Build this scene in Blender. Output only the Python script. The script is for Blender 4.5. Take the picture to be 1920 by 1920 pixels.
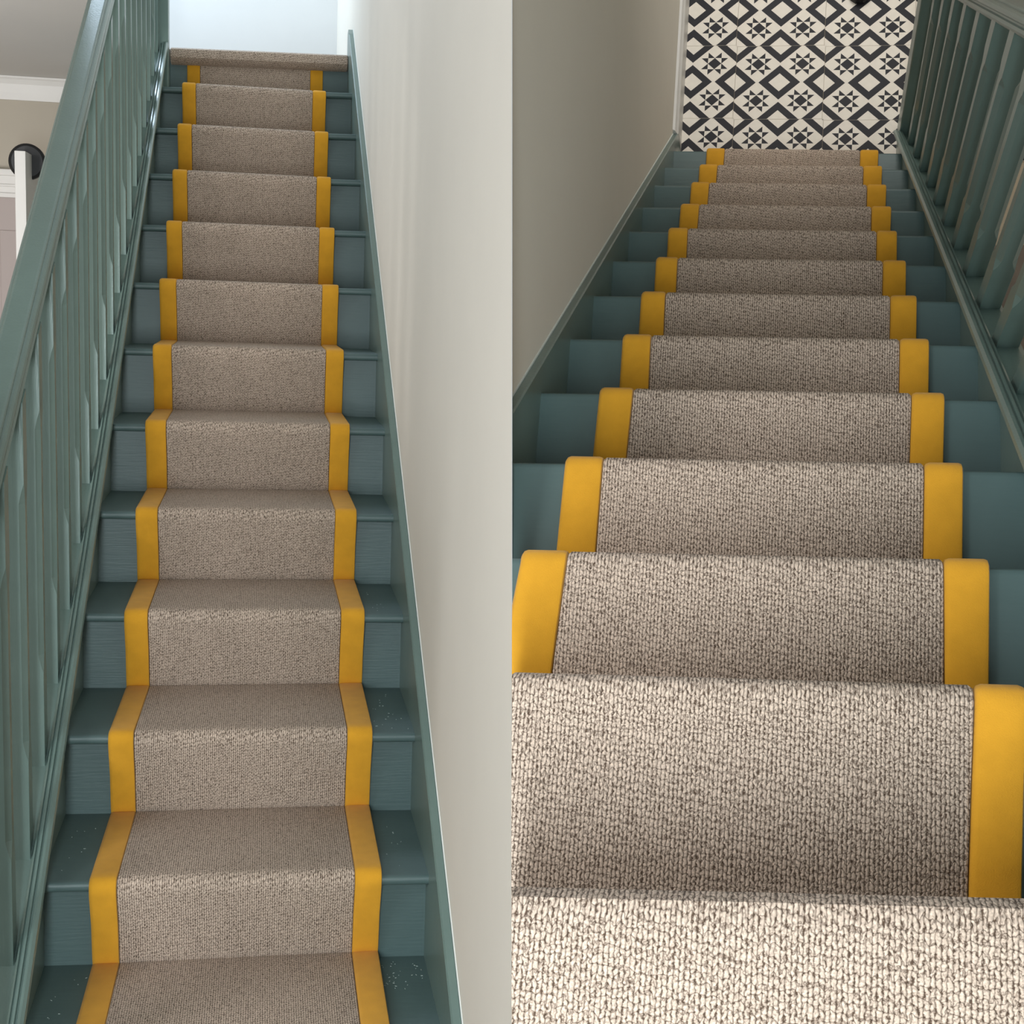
import bpy, bmesh, math, random
from mathutils import Matrix, Vector
random.seed(4)
scene = bpy.context.scene
for o in list(bpy.data.objects): bpy.data.objects.remove(o)
C = scene.collection

# ------------------------------------------------------------------ camera
# The photograph is a pair of views: the flight seen from its foot (left) and
# the flight seen from its head (right).  Each flight is built in its own
# right-angled frame; the ascending flight's frame is the world frame.
RL = Matrix(((0.98427114, -0.17283361, 0.03659059), (0.00920711, -0.15665333, -0.98761073), (0.17642437, 0.97241363, -0.15259805)))
TL = Vector((-0.96538148, 0.76497575, 2.83134821))
RR = Matrix(((0.9801848, 0.08048349, -0.1809977), (0.03274355, -0.96699833, -0.25266992), (-0.19536023, 0.24173671, -0.95047238)))
TR = Vector((-0.21343266, 0.31925094, 1.28739487))
cam_d = bpy.data.cameras.new('camera'); cam = bpy.data.objects.new('camera', cam_d); C.objects.link(cam)
cam_d.sensor_width = 36; cam_d.lens = 36 * 2600 / 1920; cam_d.clip_start = 0.05; cam_d.clip_end = 200
eye = -(RL.transposed() @ TL)
cm = Matrix((RL[0], -RL[1], -RL[2])).transposed().to_4x4(); cm.translation = eye
cam.matrix_world = cm
scene.camera = cam
M_UP = Matrix.Identity(4)
M_DN = (RL.transposed() @ RR).to_4x4(); M_DN.translation = RL.transposed() @ (TR - TL)
CUT_N = Vector(RL[0]); CUT_P = eye           # the plane where the two sets meet

# ------------------------------------------------------------------ world, exposure
scene.view_settings.view_transform = 'Standard'
scene.view_settings.look = 'None'
scene.view_settings.exposure = 0.0
scene.view_settings.gamma = 1.0
scene.view_settings.use_curve_mapping = False
w = bpy.data.worlds.new('world'); scene.world = w; w.use_nodes = True
w.node_tree.nodes['Background'].inputs[0].default_value = (0.93, 0.97, 1.0, 1)
w.node_tree.nodes['Background'].inputs[1].default_value = 0.72

# ------------------------------------------------------------------ lights
def area(name, M, loc, target, size, power, col, size_y=None, spread=180):
    d = bpy.data.lights.new(name, 'AREA'); d.energy = power; d.color = col
    d.shape = 'RECTANGLE'; d.size = size; d.size_y = size_y or size; d.spread = math.radians(spread)
    o = bpy.data.objects.new(name, d); C.objects.link(o)
    a = M @ Vector(loc); b = M @ Vector(target)
    o.matrix_world = Matrix.Translation(a) @ (b - a).to_track_quat('-Z', 'Y').to_matrix().to_4x4()
    return o
area('front_door_daylight', M_UP, (0.20, -3.75, 0.75), (0.42, 0.6, 0.35), 0.35, 98, (0.88, 0.96, 1.0), 1.3)
area('landing_window_daylight', M_UP, (-0.75, 4.5, 3.7), (0.5, 4.6, 2.4), 0.8, 16, (0.62, 0.80, 1.0), 1.0)
area('landing_upper_fill', M_UP, (-0.5, 4.8, 4.4), (0.7, 2.4, 2.6), 0.8, 60, (0.66, 0.83, 1.0), 0.9)  # added second landing lamp, lifts the upper wall and handrail
area('hall_fill', M_UP, (-1.5, 0.6, 0.6), (-0.9, 4.0, 1.6), 0.8, 32, (1.0, 0.97, 0.95), 0.8, 150)  # added fill, brightens the hall ceiling and end wall
area('stair_wall_fill', M_UP, (-1.9, -2.2, 1.7), (0.8, 0.6, 0.7), 0.9, 38, (0.98, 0.98, 1.0), 1.2)  # added fill with no window behind it, lights the stair's right wall
area('landing_daylight_down', M_DN, (1.5, -0.8, 1.6), (0.5, 0.2, -0.4), 0.7, 3, (1.0, 0.97, 0.93), 0.7)
area('hall_door_daylight', M_DN, (0.55, 4.3, -1.5), (0.5, 3.1, -3.6), 0.7, 8.5, (1.0, 0.97, 0.93), 0.8, 100)

# ------------------------------------------------------------------ materials
def lin(c):
    return tuple(((x / 255) / 12.92 if x / 255 <= 0.04045 else ((x / 255 + 0.055) / 1.055) ** 2.4) for x in c) + (1,)
def mat(name, rgb, rough=0.6, noise=0.0, nscale=20, bump=0.0, bscale=60, spec=0.5, brush=None):
    m = bpy.data.materials.new(name); m.use_nodes = True
    n = m.node_tree.nodes; l = m.node_tree.links; b = n['Principled BSDF']
    b.inputs['Base Color'].default_value = lin(rgb); b.inputs['Roughness'].default_value = rough
    b.inputs['Specular IOR Level'].default_value = spec
    tc = n.new('ShaderNodeTexCoord')
    if noise:
        t = n.new('ShaderNodeTexNoise'); t.inputs['Scale'].default_value = nscale; t.inputs['Detail'].default_value = 4
        l.new(tc.outputs['Object'], t.inputs['Vector'])
        r = n.new('ShaderNodeMapRange'); r.inputs['From Min'].default_value = 0.3; r.inputs['From Max'].default_value = 0.7
        r.inputs['To Min'].default_value = 1 - noise; r.inputs['To Max'].default_value = 1 + noise
        l.new(t.outputs['Fac'], r.inputs['Value'])
        mx = n.new('ShaderNodeMix'); mx.data_type = 'RGBA'; mx.blend_type = 'MULTIPLY'; mx.inputs['Factor'].default_value = 1
        mx.inputs['A'].default_value = lin(rgb); l.new(r.outputs['Result'], mx.inputs['B'])
        l.new(mx.outputs['Result'], b.inputs['Base Color'])
    if bump:
        t2 = n.new('ShaderNodeTexNoise'); t2.inputs['Scale'].default_value = bscale; t2.inputs['Detail'].default_value = 3
        if brush:
            mp = n.new('ShaderNodeMapping'); mp.inputs['Scale'].default_value = brush
            l.new(tc.outputs['Object'], mp.inputs['Vector']); l.new(mp.outputs['Vector'], t2.inputs['Vector'])
        else: l.new(tc.outputs['Object'], t2.inputs['Vector'])
        bp = n.new('ShaderNodeBump'); bp.inputs['Strength'].default_value = bump; bp.inputs['Distance'].default_value = 0.002
        l.new(t2.outputs['Fac'], bp.inputs['Height']); l.new(bp.outputs['Normal'], b.inputs['Normal'])
    return m
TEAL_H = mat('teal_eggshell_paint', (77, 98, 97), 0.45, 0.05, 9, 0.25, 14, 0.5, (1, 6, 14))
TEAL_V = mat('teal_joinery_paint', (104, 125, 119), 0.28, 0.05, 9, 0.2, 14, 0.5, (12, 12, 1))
TEAL_D = TEAL_H
TEAL_DV = TEAL_V
WALL = mat('warm_white_emulsion', (234, 229, 218), 0.85, 0.015, 3, 0.25, 25, 0.2)
WALL_D = WALL
LAND = mat('landing_white_emulsion', (228, 230, 230), 0.85, 0.01, 3, 0.1, 25, 0.2)
HALL = mat('hall_beige_emulsion', (186, 178, 164), 0.85, 0.02, 3, 0.1, 25, 0.2)
CEIL = mat('grey_white_ceiling_paint', (212, 210, 206), 0.9, 0.01, 3, 0, 0, 0.2)
WHITE = mat('white_gloss_paint', (228, 226, 222), 0.4, 0.02, 6)
PINK = mat('pale_mauve_door_paint', (178, 166, 162), 0.6, 0.02, 3)
CAULK = mat('white_caulk', (226, 230, 226), 0.7)
FLOORB = mat('brown_hall_floor', (112, 100, 88), 0.6, 0.15, 8)
BLACK = mat('black_moulded_plastic', (28, 28, 30), 0.45)
TW = mat('cream_tile_glaze', (232, 224, 212), 0.55, 0.03, 40, 0, 0, 0.3)
TB = mat('slate_tile_glaze', (36, 36, 42), 0.6, 0.06, 40, 0, 0, 0.3)
GROUT = mat('tile_grout', (178, 164, 142), 0.9)

def fabric_yellow():
    m = mat('mustard_cotton_binding', (214, 156, 44), 0.9, 0.05, 30, 0, 0, 0.15)
    n = m.node_tree.nodes; l = m.node_tree.links; b = n['Principled BSDF']
    uv = n.new('ShaderNodeUVMap'); uv.uv_map = 'weave'
    w1 = n.new('ShaderNodeTexVoronoi'); w1.inputs['Scale'].default_value = 700
    l.new(uv.outputs['UV'], w1.inputs['Vector'])
    bp = n.new('ShaderNodeBump'); bp.inputs['Strength'].default_value = 0.35; bp.inputs['Distance'].default_value = 0.0008
    l.new(w1.outputs['Distance'], bp.inputs['Height']); l.new(bp.outputs['Normal'], b.inputs['Normal'])
    b.inputs['Sheen Weight'].default_value = 0.15
    return m
YEL = fabric_yellow()

def carpet(name, light, dark, rib=0.0042, stitch=0.0105):
    """loop-pile wool: ribs running down the flight, each a column of slanted stitches"""
    m = bpy.data.materials.new(name); m.use_nodes = True
    n = m.node_tree.nodes; l = m.node_tree.links; b = n['Principled BSDF']
    b.inputs['Roughness'].default_value = 0.95; b.inputs['Specular IOR Level'].default_value = 0.1
    b.inputs['Sheen Weight'].default_value = 0.1
    uv = n.new('ShaderNodeUVMap'); uv.uv_map = 'weave'
    nz = n.new('ShaderNodeTexNoise'); nz.inputs['Scale'].default_value = 210; nz.inputs['Detail'].default_value = 2
    l.new(uv.outputs['UV'], nz.inputs['Vector'])
    def mth(op, a, bb=None, c=None):
        x = n.new('ShaderNodeMath'); x.operation = op
        for i, v in enumerate((a, bb, c)):
            if v is None: continue
            if isinstance(v, (int, float)): x.inputs[i].default_value = v
            else: l.new(v, x.inputs[i])
        return x.outputs[0]
    sp = n.new('ShaderNodeSeparateXYZ'); l.new(uv.outputs['UV'], sp.inputs[0])
    sn = n.new('ShaderNodeSeparateColor'); l.new(nz.outputs['Color'], sn.inputs[0])
    u = mth('ADD', mth('DIVIDE', sp.outputs[0], rib), mth('MULTIPLY', mth('SUBTRACT', sn.outputs[0], 0.5), 1.0))
    fl = mth('FLOOR', u); fu = mth('FRACT', u)
    par = mth('SUBTRACT', mth('MULTIPLY', mth('FLOORED_MODULO', fl, 2.0), 2.0), 1.0)
    v = mth('ADD', mth('DIVIDE', sp.outputs[1], stitch), mth('MULTIPLY', mth('SUBTRACT', sn.outputs[1], 0.5), 2.2))
    # neighbouring columns lean opposite ways, like a knitted stitch
    vv = mth('FRACT', mth('ADD', mth('ADD', v, mth('MULTIPLY', fl, 0.41)), mth('MULTIPLY', mth('MULTIPLY', fu, par), 0.45)))
    du = mth('MULTIPLY', mth('ABSOLUTE', mth('SUBTRACT', fu, 0.5)), 2.0)
    dv = mth('MULTIPLY', mth('ABSOLUTE', mth('SUBTRACT', vv, 0.5)), 2.0)
    d = mth('ADD', mth('MULTIPLY', mth('POWER', du, 2.4), 0.78), mth('MULTIPLY', mth('POWER', dv, 2.6), 0.74))
    h = mth('SUBTRACT', 1.0, mth('MINIMUM', d, 1.0))
    rp = n.new('ShaderNodeValToRGB'); l.new(h, rp.inputs['Fac'])
    rp.color_ramp.elements[0].position = 0.0; rp.color_ramp.elements[0].color = lin(dark)
    rp.color_ramp.elements[1].position = 0.85; rp.color_ramp.elements[1].color = lin(light)
    big = n.new('ShaderNodeTexNoise'); big.inputs['Scale'].default_value = 420; big.inputs['Detail'].default_value = 1
    l.new(uv.outputs['UV'], big.inputs['Vector'])
    r2 = n.new('ShaderNodeMapRange'); r2.inputs['From Min'].default_value = 0.3; r2.inputs['From Max'].default_value = 0.7
    r2.inputs['To Min'].default_value = 0.72; r2.inputs['To Max'].default_value = 1.28
    l.new(big.outputs['Fac'], r2.inputs['Value'])
    mx = n.new('ShaderNodeMix'); mx.data_type = 'RGBA'; mx.blend_type = 'MULTIPLY'; mx.inputs['Factor'].default_value = 1
    l.new(rp.outputs['Color'], mx.inputs['A']); l.new(r2.outputs['Result'], mx.inputs['B'])
    l.new(mx.outputs['Result'], b.inputs['Base Color'])
    bp = n.new('ShaderNodeBump'); bp.inputs['Strength'].default_value = 0.6; bp.inputs['Distance'].default_value = 0.002
    l.new(h, bp.inputs['Height']); l.new(bp.outputs['Normal'], b.inputs['Normal'])
    return m
CARP = carpet('oatmeal_loop_carpet', (206, 187, 170), (86, 70, 58), 0.0047, 0.0085)
CARP_D = CARP

# ------------------------------------------------------------------ mesh helpers
SET = {'M': M_UP, 'side': -1}
def use(M, side): SET['M'] = M; SET['side'] = side
def finish(bm, uvl=False):
    """trim the piece where it would cross the plane between the two stairwells"""
    M = SET['M']; inv = M.inverted(); p = inv @ CUT_P; nn = (inv.to_3x3() @ CUT_N).normalized() * SET['side']
    ds = [(v.co - p).dot(nn) for v in bm.verts]
    if ds and min(ds) < 0.0005:
        if max(ds) < 0.0005: bm.clear(); return
        bmesh.ops.bisect_plane(bm, geom=bm.verts[:] + bm.edges[:] + bm.faces[:], plane_co=p + nn * 0.0005, plane_no=nn, clear_inner=True, dist=1e-6)
        be = [e for e in bm.edges if e.is_boundary and all(abs((v.co - p).dot(nn) - 0.0005) < 1e-4 for v in e.verts)]
        if be: bmesh.ops.holes_fill(bm, edges=be, sides=0)
def link(name, bm, m, parent=None, smooth=False, recalc=True, sharp=38):
    finish(bm)
    if not bm.verts: bm.free(); return None
    if recalc: bmesh.ops.recalc_face_normals(bm, faces=bm.faces)
    me = bpy.data.meshes.new(name); bm.to_mesh(me); bm.free()
    for x in (m if isinstance(m, (list, tuple)) else [m]): me.materials.append(x)
    if smooth:
        for p in me.polygons: p.use_smooth = True
        me.set_sharp_from_angle(angle=math.radians(sharp))
    o = bpy.data.objects.new(name, me); C.objects.link(o)
    if parent: o.parent = parent
    else: o.matrix_world = SET['M'].copy()
    return o
def thing(name, label, cat, kind=None, group=None):
    o = bpy.data.objects.new(name, None); C.objects.link(o); o.matrix_world = SET['M'].copy(); o.empty_display_size = 0.1
    tag(o, label, cat, kind, group); return o
def tag(o, label=None, cat=None, kind=None, group=None):
    if label: o['label'] = label
    if cat: o['category'] = cat
    if kind: o['kind'] = kind
    if group: o['group'] = group
    return o
def loft(sections, bm=None, closed=True):
    """sections: lists of points (closed outlines, same count); capped solid"""
    bm = bm or bmesh.new(); rings = [[bm.verts.new(p) for p in s] for s in sections]
    n = len(rings[0])
    for a, b in zip(rings, rings[1:]):
        for i in range(n):
            j = (i + 1) % n; bm.faces.new((a[i], a[j], b[j], b[i]))
    bm.faces.new(rings[0]); bm.faces.new(rings[-1])
    return bm
def box(x0, x1, y0, y1, z0, z1, bm=None, bev=0.0):
    b2 = bmesh.new()
    loft([[(x0, y0, z0), (x1, y0, z0), (x1, y0, z1), (x0, y0, z1)], [(x0, y1, z0), (x1, y1, z0), (x1, y1, z1), (x0, y1, z1)]], b2)
    if bev: bmesh.ops.bevel(b2, geom=b2.edges[:], offset=bev, segments=2, affect='EDGES', profile=0.5)
    if bm is None: return b2
    me = bpy.data.meshes.new('t'); b2.to_mesh(me); b2.free(); bm.from_mesh(me); bpy.data.meshes.remove(me); return bm
def rake(profile, y0, y1, z_of_y, step=None):
    """extrude an (x, h) outline along the pitch, ends plumb"""
    ys = [y0, y1]
    return loft([[(x, y, z_of_y(y) + h) for x, h in profile] for y in ys])
def ribbon(path, xs, offs, v0=0.0):
    """cloth strip: path = [(y, z, ny, nz, station)], xs(station, i) = x of column i, offs = height off the wood"""
    bm = bmesh.new(); uvl = bm.loops.layers.uv.new('weave')
    arc = [0.0]
    for a, b in zip(path, path[1:]): arc.append(arc[-1] + math.hypot(a[0] - b[0], a[1] - b[1]))
    nc = len(offs); top = []; bot = []
    for (y, z, ny, nz, st), s in zip(path, arc):
        top.append([bm.verts.new((xs(st, i), y + ny * offs[i], z + nz * offs[i])) for i in range(nc)])
        bot.append([bm.verts.new((xs(st, i), y + ny * 0.001, z + nz * 0.001)) for i in (0, nc - 1)])
    def f(vs, uvs):
        fc = bm.faces.new(vs)
        for lp, q in zip(fc.loops, uvs): lp[uvl].uv = q
    for j in range(len(path) - 1):
        for i in range(nc - 1):
            f((top[j][i], top[j][i + 1], top[j + 1][i + 1], top[j + 1][i]),
              [(top[j][i].co.x, arc[j]), (top[j][i + 1].co.x, arc[j]), (top[j + 1][i + 1].co.x, arc[j + 1]), (top[j + 1][i].co.x, arc[j + 1])])
        f((bot[j][0], top[j][0], top[j + 1][0], bot[j + 1][0]), [(0, arc[j]), (0.01, arc[j]), (0.01, arc[j + 1]), (0, arc[j + 1])])
        f((top[j][-1], bot[j][1], bot[j + 1][1], top[j + 1][-1]), [(0, arc[j]), (0.01, arc[j]), (0.01, arc[j + 1]), (0, arc[j + 1])])
        f((bot[j][1], bot[j][0], bot[j + 1][0], bot[j + 1][1]), [(0, arc[j]), (0.01, arc[j]), (0.01, arc[j + 1]), (0, arc[j + 1])])
    for e in (0, -1): f([bot[e][0]] + top[e] + [bot[e][1]], [(v.co.x, 0) for v in [bot[e][0]] + top[e] + [bot[e][1]]])
    return bm

W = 0.8
NOSE = [(0.010, 0), (0.004, -0.001), (0.001, -0.004), (0, -0.009), (0, -0.014), (0.002, -0.019), (0.007, -0.022)]
def tread(nf, zf, depth):
    """nf(x), zf(x): nosing front y and top z at x; a board with a bullnosed front"""
    s = []
    for x in (0.0, W):
        y, z = nf(x), zf(x)
        s.append([(x, y + a, z + b) for a, b in NOSE] + [(x, y + depth, z - 0.022), (x, y + depth, z)])
    return loft(s)

def runner(name_label, steps, t, cw, mats, ny_sign, tab, group=None, tuck=0.0, extra_end=None):
    """steps: ordered nosings from the lowest: dict(k, y, z, foot_y, foot_z) -> waterfall path over each"""
    path = []
    r = 0.009
    for s in steps:
        y, z, fy, fz, st = s['y'], s['z'], s['foot_y'], s['foot_z'], s['k']
        # up the riser from its foot to under the nosing, round the bullnose, back along the tread
        if s.get('riser', True):
            path += [(fy, fz, -0.7 * ny_sign, 0.7, st - 0.04), (fy - 0.004 * ny_sign, fz + 0.02, -ny_sign, 0.05, st - 0.03)]
            ym = fy + (y - fy) * 0.45; zm = fz + (z - fz) * 0.5
            path += [(ym + 0.004 * ny_sign, zm, -0.97 * ny_sign, -0.18, st - 0.02)]
        path += [(y + 0.001 * ny_sign, z - 0.026, -ny_sign, -0.1, st), (y, z - 0.013, -ny_sign, 0.05, st), (y + 0.0015 * ny_sign, z - 0.006, -0.92 * ny_sign, 0.4, st),
                 (y + 0.005 * ny_sign, z - 0.0015, -0.6 * ny_sign, 0.8, st), (y + 0.012 * ny_sign, z, -0.15 * ny_sign, 1, st), (y + 0.03 * ny_sign, z, 0, 1, st + 0.1),
                 (y + s['going'] * 0.5 * ny_sign, z, 0, 1, st + 0.5), (y + (s['going'] - 0.02) * ny_sign, z, 0, 1, st + 0.9)]
    if extra_end: path += extra_end
    ks = sorted(tab)
    def col(st, i):
        if st <= ks[0]: return tab[ks[0]][i]
        for a, b in zip(ks, ks[1:]):
            if st <= b:
                f = (st - a) / (b - a); return tab[a][i] * (1 - f) + tab[b][i] * f
        return tab[ks[-1]][i]
    root = thing('stair_runner', name_label, 'carpet')
    g = 0.0012
    N = 3
    link('carpet_strip', ribbon(path, lambda s, i: (col(s, 1) + g, col(s, 1) + g + 0.004, col(s, 2) - g - 0.004, col(s, 2) - g)[i], (t * 0.75, t, t, t * 0.75)), mats[0], root, True)
    for a, b in ((0, 1), (2, 3)):
        o = link('edge_binding', ribbon(path, lambda s, i: (col(s, a), col(s, a) + 0.003, col(s, a) + 0.008, col(s, b) - 0.006, col(s, b) - 0.0015, col(s, b))[i],
                                        (t * 0.6, t * 0.95, t * 1.12, t * 1.12, t * 0.98, t * 0.7)), mats[1], root, True)
        if o: o['label'] = 'mustard yellow cotton edge binding'
    return root

def spindle_mesh(h, foot, head, s=0.041, drop=0.02, slope=0.6):
    """stop-chamfered square spindle, origin at its front inner corner foot"""
    bm = bmesh.new()
    def ring(z, c, tilt=0.0):
        pts = [(-s + c, 0), (-c, 0), (0, c), (0, s - c), (-c, s), (-s + c, s), (-s, s - c), (-s, c)]
        return [(x, y, z + y * tilt) for x, y in pts]
    e = 0.0006; c = 0.0105
    secs = [ring(-drop, e, slope), ring(foot, e), ring(foot + 0.018, c * 0.55), ring(foot + 0.04, c), ring(h - head - 0.04, c), ring(h - head - 0.018, c * 0.55), ring(h - head, e), ring(h, e, slope)]
    loft(secs, bm)
    bmesh.ops.recalc_face_normals(bm, faces=bm.faces)
    me = bpy.data.meshes.new('spindle'); bm.to_mesh(me); bm.free()
    return me

# string capping moulding and handrail outlines, (x, height over the nosing line)
def guard_string(sx, ox, hb):
    return [(ox + sx * a, hb + b) for a, b in [(-0.062, -0.34), (0.0, -0.34), (0.0, 0.035), (0.018, 0.042), (0.020, 0.052), (0.018, 0.062), (0.012, 0.067), (0.0065, 0.066),
            (0.005, 0.058), (0.0025, 0.058), (0.001, 0.065), (-0.0035, 0.064), (-0.005, 0.054), (-0.0075, 0.054), (-0.009, 0.060), (-0.013, 0.056), (-0.016, 0.036), (-0.020, 0.030),
            (-0.061, 0.030), (-0.070, 0.026), (-0.072, 0.0), (-0.062, -0.008)]]
def rail(sx, cx, top):
    half = [(0.0, 0.0), (0.0185, 0.0), (0.0225, -0.0015), (0.0245, -0.005), (0.0245, -0.009), (0.0290, -0.0105), (0.0335, -0.015), (0.0355, -0.023), (0.0345, -0.031), (0.0285, -0.036), (0.0265, -0.041), (0.0265, -0.047), (0.0305, -0.050), (0.0335, -0.058), (0.0305, -0.068), (0.0245, -0.073), (0.020, -0.080)]
    return [(cx + a, top + b) for a, b in half] + [(cx - a, top + b) for a, b in reversed(half[1:])]

# =====================================================================
# LEFT: the flight going up
# =====================================================================
use(M_UP, -1)
GO, RI, NL = 0.33684, 0.20527, 0.05
SL = RI / GO
zl = {k: 0.006 - 0.0017 * k for k in range(-2, 12)}      # the old treads are a few millimetres out of level
zr = {k: -0.008 + 0.0019 * k for k in range(-1, 12)}
FLOOR_Z = -2 * RI
pz = lambda y: SL * y
stair = thing('staircase', 'teal painted wooden staircase climbing away, seen from its foot, in the left view', 'staircase')
for k in range(-1, 11):
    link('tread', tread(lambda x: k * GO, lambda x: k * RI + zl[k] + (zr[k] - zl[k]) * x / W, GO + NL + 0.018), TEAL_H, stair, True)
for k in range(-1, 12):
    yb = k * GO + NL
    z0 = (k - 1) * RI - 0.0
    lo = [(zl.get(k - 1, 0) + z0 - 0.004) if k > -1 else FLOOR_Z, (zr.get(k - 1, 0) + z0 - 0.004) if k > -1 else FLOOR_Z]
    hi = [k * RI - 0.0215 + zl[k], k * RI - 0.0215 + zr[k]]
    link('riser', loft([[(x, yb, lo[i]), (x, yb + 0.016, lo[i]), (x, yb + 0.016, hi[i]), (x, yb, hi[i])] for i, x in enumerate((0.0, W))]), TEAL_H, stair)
yt = 11 * GO
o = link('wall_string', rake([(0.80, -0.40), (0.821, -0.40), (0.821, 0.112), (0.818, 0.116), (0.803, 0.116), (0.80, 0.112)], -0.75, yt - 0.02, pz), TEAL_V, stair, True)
bm = loft([[(0.80, yt - 0.02, pz(yt - 0.02) - 0.3), (0.821, yt - 0.02, pz(yt - 0.02) - 0.3), (0.821, yt - 0.02, pz(yt - 0.02) + 0.116), (0.80, yt - 0.02, pz(yt - 0.02) + 0.116)],
           [(0.80, yt + 0.03, 11 * RI - 0.3), (0.821, yt + 0.03, 11 * RI - 0.3), (0.821, yt + 0.03, 11 * RI + 0.13), (0.80, yt + 0.03, 11 * RI + 0.13)],
           [(0.80, yt + 0.09, 11 * RI - 0.1), (0.821, yt + 0.09, 11 * RI - 0.1), (0.821, yt + 0.09, 11 * RI + 0.12), (0.80, yt + 0.09, 11 * RI + 0.12)]])
link('string_end', bm, TEAL_V, stair, True)
link('caulk_line', rake([(0.8195, 0.100), (0.8235, 0.100), (0.8235, 0.1185), (0.8195, 0.1185)], -0.75, yt + 0.02, pz), CAULK, stair)

bal = thing('balustrade', 'teal balustrade of handrail and square spindles left of the climbing flight', 'balustrade')
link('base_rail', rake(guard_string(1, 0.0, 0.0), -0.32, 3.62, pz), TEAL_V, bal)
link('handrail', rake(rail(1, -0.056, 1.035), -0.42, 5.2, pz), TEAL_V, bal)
sp = spindle_mesh(0.958 - 0.020, 0.21, 0.16, slope=SL); sp.materials.append(TEAL_V)
SP = 0.2087
for i in range(-1, 18):
    y = 0.028 + SP * i
    o = bpy.data.objects.new('spindle', sp); C.objects.link(o); o.parent = bal; o.location = (-0.021, y, pz(y) + 0.030)
def newel(name, x0, x1, y0, y1, z0, z1, m, parent):
    b = box(x0, x1, y0, y1, z0, z1, bev=0.004)
    box(x0 - 0.012, x1 + 0.012, y0 - 0.012, y1 + 0.012, z1, z1 + 0.022, b, 0.004)
    return link(name, b, m, parent)
newel('newel_post', -0.092, -0.006, -0.50, -0.414, FLOOR_Z, 1.0, TEAL_V, bal)
newel('newel_post', -0.068, 0.020, 3.605, 3.69, 1.55, 3.42, TEAL_V, bal)

# runner
tabL = {-1: (.094, .150, .640, .697), 0: (.098, .153, .642, .699), 2: (.106, .163, .641, .701), 4: (.103, .162, .637, .695), 6: (.095, .150, .634, .689), 8: (.095, .149, .633, .687), 10: (.092, .148, .634, .690), 11: (.092, .148, .634, .690)}
tC = 0.010
steps = []
for k in range(-1, 11):
    zm = k * RI + 0.002
    steps.append(dict(k=k, y=k * GO, z=zm, foot_y=k * GO + NL, foot_z=(k - 1) * RI + 0.003, going=GO + NL, riser=True))
end = [(11 * GO + NL, 10 * RI + 0.003, -0.7, 0.7, 10.96), (11 * GO + NL, 10 * RI + 0.02, -1, 0.05, 10.97), (11 * GO + NL, 11 * RI - 0.045, -1, 0, 11)]
runner('oatmeal ribbed carpet runner with mustard edges climbing the left view\'s stairs', steps, tC, None, (CARP, YEL), 1, tabL, extra_end=end)

# landing carpet: a roll over the top nosing and flat to the back wall
def landing_cloth(pts, x0, x1, side_in):
    return ribbon(pts, lambda s, i: (x0, x0 + 0.004, x1 - 0.004, x1)[i], (0.006, 0.011, 0.011, 0.006))
zt = 11 * RI
pts = [(yt + 0.045, zt - 0.048, -0.3, -1, 0), (yt + 0.012, zt - 0.045, -0.5, -0.8, 0), (yt - 0.006, zt - 0.032, -1, -0.2, 0), (yt - 0.009, zt - 0.018, -1, 0.1, 0), (yt - 0.004, zt - 0.006, -0.75, 0.65, 0), (yt + 0.008, zt - 0.002, -0.2, 1, 0), (yt + 0.04, zt - 0.001, 0, 1, 0), (5.26, zt - 0.001, 0, 1, 0)]
o = link('landing_carpet', landing_cloth(pts, 0.022, 0.799, 0), CARP, None, True)
for v in o.data.vertices: v.co.z += -0.012 + 0.018 * v.co.x / W
tag(o, 'oatmeal ribbed landing carpet rolled over the topmost step of the climbing flight', 'carpet')

bm = bmesh.new(); rnd = random.Random(7)
for (x0, x1, y0, y1, k, cnt) in ((0.70, 0.79, 0.36, 0.66, 1, 22), (0.69, 0.79, -0.10, 0.03, -1, 40), (0.70, 0.78, 0.05, 0.3, 0, 9), (0.03, 0.10, -0.3, 0.0, -1, 8), (0.03, 0.09, 0.05, 0.3, 0, 8), (0.72, 0.79, 0.72, 0.95, 2, 8)):
    for i in range(cnt):
        x, y = rnd.uniform(x0, x1), rnd.uniform(y0, y1); z = k * RI + zl[k] + (zr[k] - zl[k]) * x / W
        a, l, ww = rnd.uniform(0, 3.14), rnd.uniform(0.0005, 0.0022), 0.0004
        dx, dy = math.cos(a), math.sin(a)
        box(-l, l, -ww, ww, 0, 0.0010, bm)
        for v in bm.verts[-8:]:
            px, py = v.co.x, v.co.y; v.co.x = x + px * dx - py * dy; v.co.y = y + px * dy + py * dx; v.co.z += z + 0.0003
tag(link('sawdust', bm, mat('pale_wood_dust', (168, 182, 176), 0.9)), 'pale specks of dust scattered on the lower teal treads of the climbing flight', 'dust', 'stuff')

# setting of the left view
def S(name, bm, m, parent=None):
    o = link(name, bm, m, parent)
    if o and not parent: o['kind'] = 'structure'
    return o
S('floor', box(-2.6, 0.82, -5.0, 4.2, FLOOR_Z - 0.05, FLOOR_Z), FLOORB)
S('floor', box(-0.1, 0.82, yt + 0.066, 5.27, zt - 0.16, zt - 0.001), FLOORB)
S('wall_right', box(0.8215, 0.92, -1.4, 5.35, FLOOR_Z - 0.05, 5.2), WALL)
S('wall_back', box(-1.6, 0.8215, 5.27, 5.35, zt - 0.2, 5.2), LAND)
hw = S('wall_back', box(-2.6, -0.12, 4.2, 4.26, FLOOR_Z, 2.16), HALL)
S('ceiling', box(-2.6, -0.12, -2.6, 4.2, 2.155, 2.25), CEIL)
S('wall_left', box(-2.66, -2.6, -5.0, 4.26, FLOOR_Z, 2.16), HALL)
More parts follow.
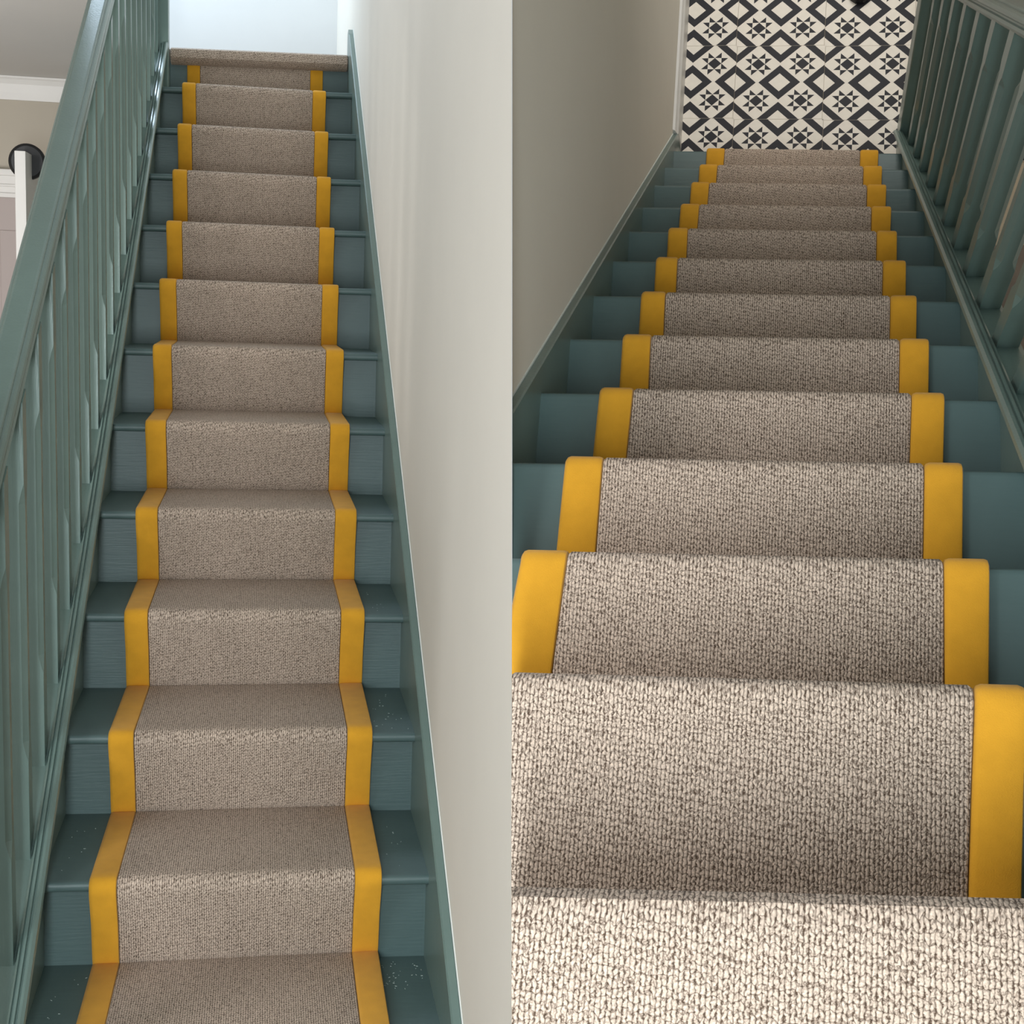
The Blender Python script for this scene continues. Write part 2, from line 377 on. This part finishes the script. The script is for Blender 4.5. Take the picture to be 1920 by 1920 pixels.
cov = [(4.199, 2.049), (4.199, 2.154), (4.160, 2.154), (4.160, 2.146), (4.168, 2.140), (4.180, 2.120), (4.184, 2.08), (4.186, 2.049)]
S('trim_1', loft([[(x, y, z) for y, z in cov] for x in (-2.6, -0.121)]), WHITE)
arch = box(-1.75, -0.47, 4.16, 4.199, 1.608, 1.726, bev=0.004)
box(-1.77, -0.45, 4.145, 4.199, 1.700, 1.730, arch, 0.004); box(-1.75, -0.47, 4.15, 4.199, 1.650, 1.662, arch, 0.003); box(-1.70, -0.52, 4.15, 4.199, 1.600, 1.622, arch, 0.003)
box(-1.75, -1.66, 4.16, 4.199, FLOOR_Z, 1.61, arch, 0.003); box(-0.56, -0.47, 4.16, 4.199, FLOOR_Z, 1.61, arch, 0.003)
S('trim_2', arch, WHITE)
d1 = box(-1.66, -0.56, 4.175, 4.199, FLOOR_Z + 0.005, 1.60)
door = S('door_1', d1, PINK)
for i in range(4):
    link('panel', box(-1.60 + i * 0.27, -1.60 + i * 0.27 + 0.20, 4.168, 4.176, -0.2, 1.45, bev=0.003), PINK, door)
# white door leaf standing open in the hall
yl = 3.4; lx0 = -0.590; lx1 = -0.546
leaf = S('door_2', box(lx0, lx1, yl, yl + 0.74, FLOOR_Z + 0.005, 1.752, bev=0.002), WHITE)
bm = bmesh.new(); n = 40; cx, cz, rr = lx1 - 0.020, 1.722, 0.076
yq = yl + 0.155
ring = [(cx + rr * math.cos(2 * math.pi * i / n), cz + rr * math.sin(2 * math.pi * i / n)) for i in range(n)]
ring = [(x, max(z, 1.632)) for x, z in ring]
inner = [(cx + (x - cx) * 0.86, cz + (z - cz) * 0.86) for x, z in ring]
loft([[(x, yq + 0.004, z) for x, z in inner], [(x, yq, z) for x, z in inner], [(x, yq + 0.006, z) for x, z in ring], [(x, yq + 0.03, z) for x, z in ring]], bm)
link('round_bumper', bm, BLACK, leaf, True)['label'] = 'black round disc fitted over the top corner of the door'

# =====================================================================
# RIGHT: the flight going down
# =====================================================================
use(M_DN, 1)
GO, RI = 0.211187, 0.27477
SR = RI / GO
FZ = -13 * RI
yL = {0: -.025, 1: -.0065, 2: -.011, 3: -.004, 4: 0, 5: .003, 6: .006, 7: .007, 8: .010, 9: .010, 10: .014, 11: .013, 12: .016}
yR = {0: .0237, 1: .016, 2: .004, 3: .0023, 4: -.001, 5: -.004, 6: -.006, 7: -.008, 8: -.009, 9: -.011, 10: -.010, 11: -.009, 12: -.010}
pz2 = lambda y: -SR * y
stair = thing('staircase', 'teal painted wooden staircase dropping away, seen from its head, in the right view', 'staircase')
NR = 0.022
def ny(k, x): return k * GO + yL[k] + (yR[k] - yL[k]) * x / W
def tread_dn(k):
    s = []
    for x in (0.0, W):
        y = ny(k, x); z = -k * RI; yb = ny(k - 1, x) - NR - 0.014
        s.append([(x, y - a, z + b) for a, b in NOSE] + [(x, yb, z - 0.022), (x, yb, z)])
    return loft(s)
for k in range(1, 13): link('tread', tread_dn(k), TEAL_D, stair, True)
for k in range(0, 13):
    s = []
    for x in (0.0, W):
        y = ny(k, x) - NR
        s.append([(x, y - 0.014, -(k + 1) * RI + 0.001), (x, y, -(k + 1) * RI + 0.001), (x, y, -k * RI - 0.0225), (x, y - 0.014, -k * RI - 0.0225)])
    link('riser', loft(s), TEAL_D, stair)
ye = 2.70
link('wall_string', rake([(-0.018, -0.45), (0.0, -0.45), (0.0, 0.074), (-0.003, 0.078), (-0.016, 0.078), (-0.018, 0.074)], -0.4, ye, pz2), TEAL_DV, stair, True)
link('caulk_line', rake([(-0.022, 0.066), (-0.0165, 0.066), (-0.0165, 0.083), (-0.022, 0.083)], -0.4, ye - 0.01, pz2), CAULK, stair)

bal = thing('balustrade', 'teal balustrade with white-edged handrail right of the descending flight', 'balustrade')
gs = [(W - x, h) for x, h in guard_string(1, 0.0, 0.0)]
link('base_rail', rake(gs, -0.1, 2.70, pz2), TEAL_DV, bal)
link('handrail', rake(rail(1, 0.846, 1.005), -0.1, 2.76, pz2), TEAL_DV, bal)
sp = spindle_mesh(0.92, 0.20, 0.15, slope=-SR, drop=0.06); sp.materials.append(TEAL_DV)
for i in range(0, 15):
    y = 0.16 + 0.1707 * i
    o = bpy.data.objects.new('spindle', sp); C.objects.link(o); o.parent = bal
    o.location = (0.862, y, pz2(y) + 0.015)
newel('newel_post', 0.803, 0.887, 2.70, 2.784, FZ, FZ + 1.16, TEAL_DV, bal)

tabR = {0: (.07, .14, .643, .695), 1: (.072, .146, .650, .702), 2: (.096, .159, .648, .704), 3: (.101, .161, .649, .705), 4: (.108, .169, .653, .708), 6: (.108, .163, .653, .709), 8: (.106, .159, .654, .706), 10: (.115, .172, .655, .713), 12: (.118, .183, .657, .720)}
# built from the lowest nosing up; the tread runs towards -y
steps = []
path_keys = []
for k in range(12, 0, -1):
    ym = ny(k, 0.4)
    steps.append(dict(k=-k, y=ym, z=-k * RI, foot_y=ym - NR, foot_z=-(k + 1) * RI + 0.003, going=GO + NR - 0.004, riser=True))
yt0 = ny(0, 0.4) - 0.010
end = [(yt0 - NR, -RI + 0.003, 0.7, 0.7, -0.04), (yt0 - NR, -RI + 0.02, 1, 0.05, -0.03), (yt0 - NR, -0.05, 1, 0, 0)]
runner('oatmeal ribbed carpet runner with mustard edges descending the right view\'s stairs', steps, 0.012, None, (CARP_D, YEL), -1, {-k: v for k, v in tabR.items()}, extra_end=end)
# skewed nosings: the runner follows them
for o in C.objects:
    if o.name.startswith(('carpet_strip', 'edge_binding')) and o.parent and o.parent.name == 'stair_runner.001':
        for v in o.data.vertices:
            k = max(0, min(12, round(v.co.y / GO))); v.co.y += (yR[k] - yL[k]) * (v.co.x - 0.4) / W

# landing carpet at the head of the flight
s0 = []
pts = [(yt0 - 0.03, -0.046, 0.3, -1, 0), (yt0 - 0.010, -0.042, 0.6, -0.7, 0), (yt0, -0.030, 1, -0.2, 0), (yt0 + 0.001, -0.014, 1, 0.1, 0), (yt0 - 0.004, -0.004, 0.7, 0.7, 0), (yt0 - 0.014, 0, 0.15, 1, 0), (yt0 - 0.04, 0, 0, 1, 0), (yt0 - 0.15, 0, 0, 1, 0), (yt0 - 0.6, 0, 0, 1, 0)]
o = link('landing_carpet', landing_cloth(pts, 0.0, 0.799, 0), CARP_D, None, True)
for v in o.data.vertices: v.co.y += (yR[0] - yL[0]) * (v.co.x - 0.4) / W
tag(o, 'pale oatmeal landing carpet across the bottom of the right view', 'carpet')

# hall floor of printed square tiles
P1X, P1Y = 0.1680, 0.1580
def clip(poly, x0, x1, y0, y1):
    for ax, lim, sg in ((0, x0, 1), (0, x1, -1), (1, y0, 1), (1, y1, -1)):
        out = []
        for i in range(len(poly)):
            a, b = poly[i - 1], poly[i]
            da, db = (a[ax] - lim) * sg, (b[ax] - lim) * sg
            if (da >= 0) != (db >= 0):
                t = da / (da - db); out.append((a[0] + (b[0] - a[0]) * t, a[1] + (b[1] - a[1]) * t))
            if db >= 0: out.append(b)
        poly = out
        if len(poly) < 3: return []
    return poly
def pattern():
    P = []
    dm = lambda cx, cy, r: [(cx + r, cy), (cx, cy + r), (cx - r, cy), (cx, cy - r)]
    for i in (-1, 0, 1):
        for j in (-1, 0, 1):
            o, a, b = dm(i, j, 0.5), dm(i, j, 0.47), dm(i, j, 0.245)
            P.append((b, 0))
            for q in range(4):
                r = (q + 1) % 4
                P.append(([a[q], a[r], b[r], b[q]], 1)); P.append(([o[q], o[r], a[r], a[q]], 0))
    g, h = 0.155, 0.5
    for i in (-0.5, 0.5):
        for j in (-0.5, 0.5):
            c = lambda a, b: (i + 0.5 * (a - b), j + 0.5 * (a + b))
            P.append(([c(-g, -g), c(g, -g), c(g, g), c(-g, g)], 1))
            for sa in (-1, 1):
                for sb in (-1, 1): P.append(([c(sa * g, sb * g), c(sa * h, sb * g), c(sa * h, sb * h), c(sa * g, sb * h)], 0))
            H = 0.455
            for rot in range(4):
                def d(a, b):
                    for _ in range(rot): a, b = -b, a
                    return c(a, b)
                m = (g + H) / 2
                P.append(([d(-g, g), d(-g, H), d(0, m)], 1)); P.append(([d(g, g), d(g, H), d(0, m)], 1))
                P.append(([d(-g, g), d(0, m), d(g, g)], 0)); P.append(([d(-g, H), d(g, H), d(0, m)], 0))
                P.append(([d(-g, H), d(-g, h), d(g, h), d(g, H)], 0))
    return P
PAT = pattern()
def tile_mesh(x0, x1, y0, y1):
    """x0..y1 within -1..1 in pattern units; returns a slab 8 mm thick with the print as coplanar faces"""
    bm = bmesh.new(); gx = 0.004
    X0, X1, Y0, Y1 = max(x0, -1) + gx, min(x1, 1) - gx, max(y0, -1) + gx, min(y1, 1) - gx
    for poly, mi in PAT:
        q = clip(poly, X0, X1, Y0, Y1)
        if len(q) < 3: continue
        ar = sum(q[i - 1][0] * q[i][1] - q[i][0] * q[i - 1][1] for i in range(len(q)))
        if abs(ar) < 1e-6: continue
        if ar < 0: q = q[::-1]
        f = bm.faces.new([bm.verts.new((a * P1X, b * P1Y, 0)) for a, b in q]); f.material_index = mi
    c = [(X0 * P1X, Y0 * P1Y), (X1 * P1X, Y0 * P1Y), (X1 * P1X, Y1 * P1Y), (X0 * P1X, Y1 * P1Y)]
    for i in range(4):
        a, b = c[i - 1], c[i]
        f = bm.faces.new([bm.verts.new(p) for p in ((a[0], a[1], -0.008), (b[0], b[1], -0.008), (b[0], b[1], 0), (a[0], a[1], 0))]); f.material_index = 0
    bmesh.ops.remove_doubles(bm, verts=bm.verts, dist=1e-5)
    me = bpy.data.meshes.new('tile'); bm.to_mesh(me); bm.free()
    me.materials.append(TW); me.materials.append(TB)
    return me
fl = S('floor', box(-0.02, 1.83, 2.3, 4.7, FZ - 0.09, FZ - 0.006), GROUT)
meshes = {}
ang = math.radians(-2.0)
cx0, cy0 = 0.3615, 2.985
for i in range(-1, 5):
    for j in range(-1, 5):
        lo = -1.0
        if i == -1: lo = ((-0.012) - (cx0 - 2 * P1X)) / P1X
        if i == -1 and lo > 0.97: continue
        ylo = -1.0
        if j == -1: ylo = 0.0
        key = (round(lo, 3), ylo)
        if key not in meshes: meshes[key] = tile_mesh(lo, 1, ylo, 1)
        o = bpy.data.objects.new('tile', meshes[key]); C.objects.link(o); o.parent = fl
        dx, dy = i * 2 * P1X, j * 2 * P1Y
        o.location = (cx0 + dx * math.cos(ang) - 0.0 * dy, cy0 + dy + dx * math.sin(ang), FZ); o.rotation_euler = (0, 0, 0)
        if True: o.rotation_euler = (0, 0, ang * 0.5)

S('wall_left', box(-0.12, -0.0185, -1.3, 4.7, FZ - 0.1, 1.8), WALL_D)
S('ceiling', box(-0.12, 1.83, -1.3, 4.7, 1.8, 1.88), CEIL)  # unseen low ceiling, added to keep stray light off this flight
S('shade_wall_front', box(-0.12, 1.83, -1.38, -1.3, -0.9, 1.88), WALL_D)  # unseen end wall, added to help shade the descending flight
S('floor', box(-0.0185, 1.75, -1.3, -0.04, -0.2, -0.001), FLOORB)
S('wall_back', box(-0.12, 1.83, 4.7, 4.76, FZ - 0.1, 1.88), WALL_D)
skp = [(-0.0185, FZ), (0.000, FZ), (0.000, FZ + 0.15), (-0.006, FZ + 0.165), (-0.010, FZ + 0.18), (-0.0185, FZ + 0.188)]
S('baseboard_left', loft([[(x, y, z) for x, z in skp] for y in (2.685, 4.699)]), WHITE)

S('floor', box(0.86, 1.75, -1.3, 2.3, FZ - 0.09, FZ), FLOORB)
S('wall_right', box(1.75, 1.83, -1.3, 4.7, FZ - 0.1, 1.8), WALL_D)  # side wall added to close in and darken the descending flight

# a dark shoe standing in the hall, its toe just inside the top of the view
shoe = thing('shoe', 'dark leather shoe at the top edge of the patterned tile floor', 'shoe')
def shoe_part(z0, z1, g, crown):
    secs = []
    for t, wd, h in ((0.0, 0.012, 0.35), (0.06, 0.032, 0.55), (0.16, 0.045, 0.7), (0.35, 0.050, 0.85), (0.6, 0.040, 1.0), (0.85, 0.038, 1.0), (1.0, 0.026, 0.95)):
        y = 3.318 + 0.28 * t - (g if t < 0.5 else -g); hh = z0 + (z1 - z0) * (h if crown else 1)
        secs.append([(0.655 + (wd + g) * a, y, FZ + z0 + (hh - z0) * b) for a, b in ((-1, 0), (1, 0), (1.0, 0.45), (0.75, 0.85), (0.3, 1), (-0.3, 1), (-0.75, 0.85), (-1.0, 0.45))])
    return loft(secs)
link('sole', shoe_part(0.0006, 0.018, 0.003, False), BLACK, shoe, True)
link('upper', shoe_part(0.0185, 0.085, 0.0, True), mat('dark_brown_leather', (44, 34, 28), 0.4), shoe, True)
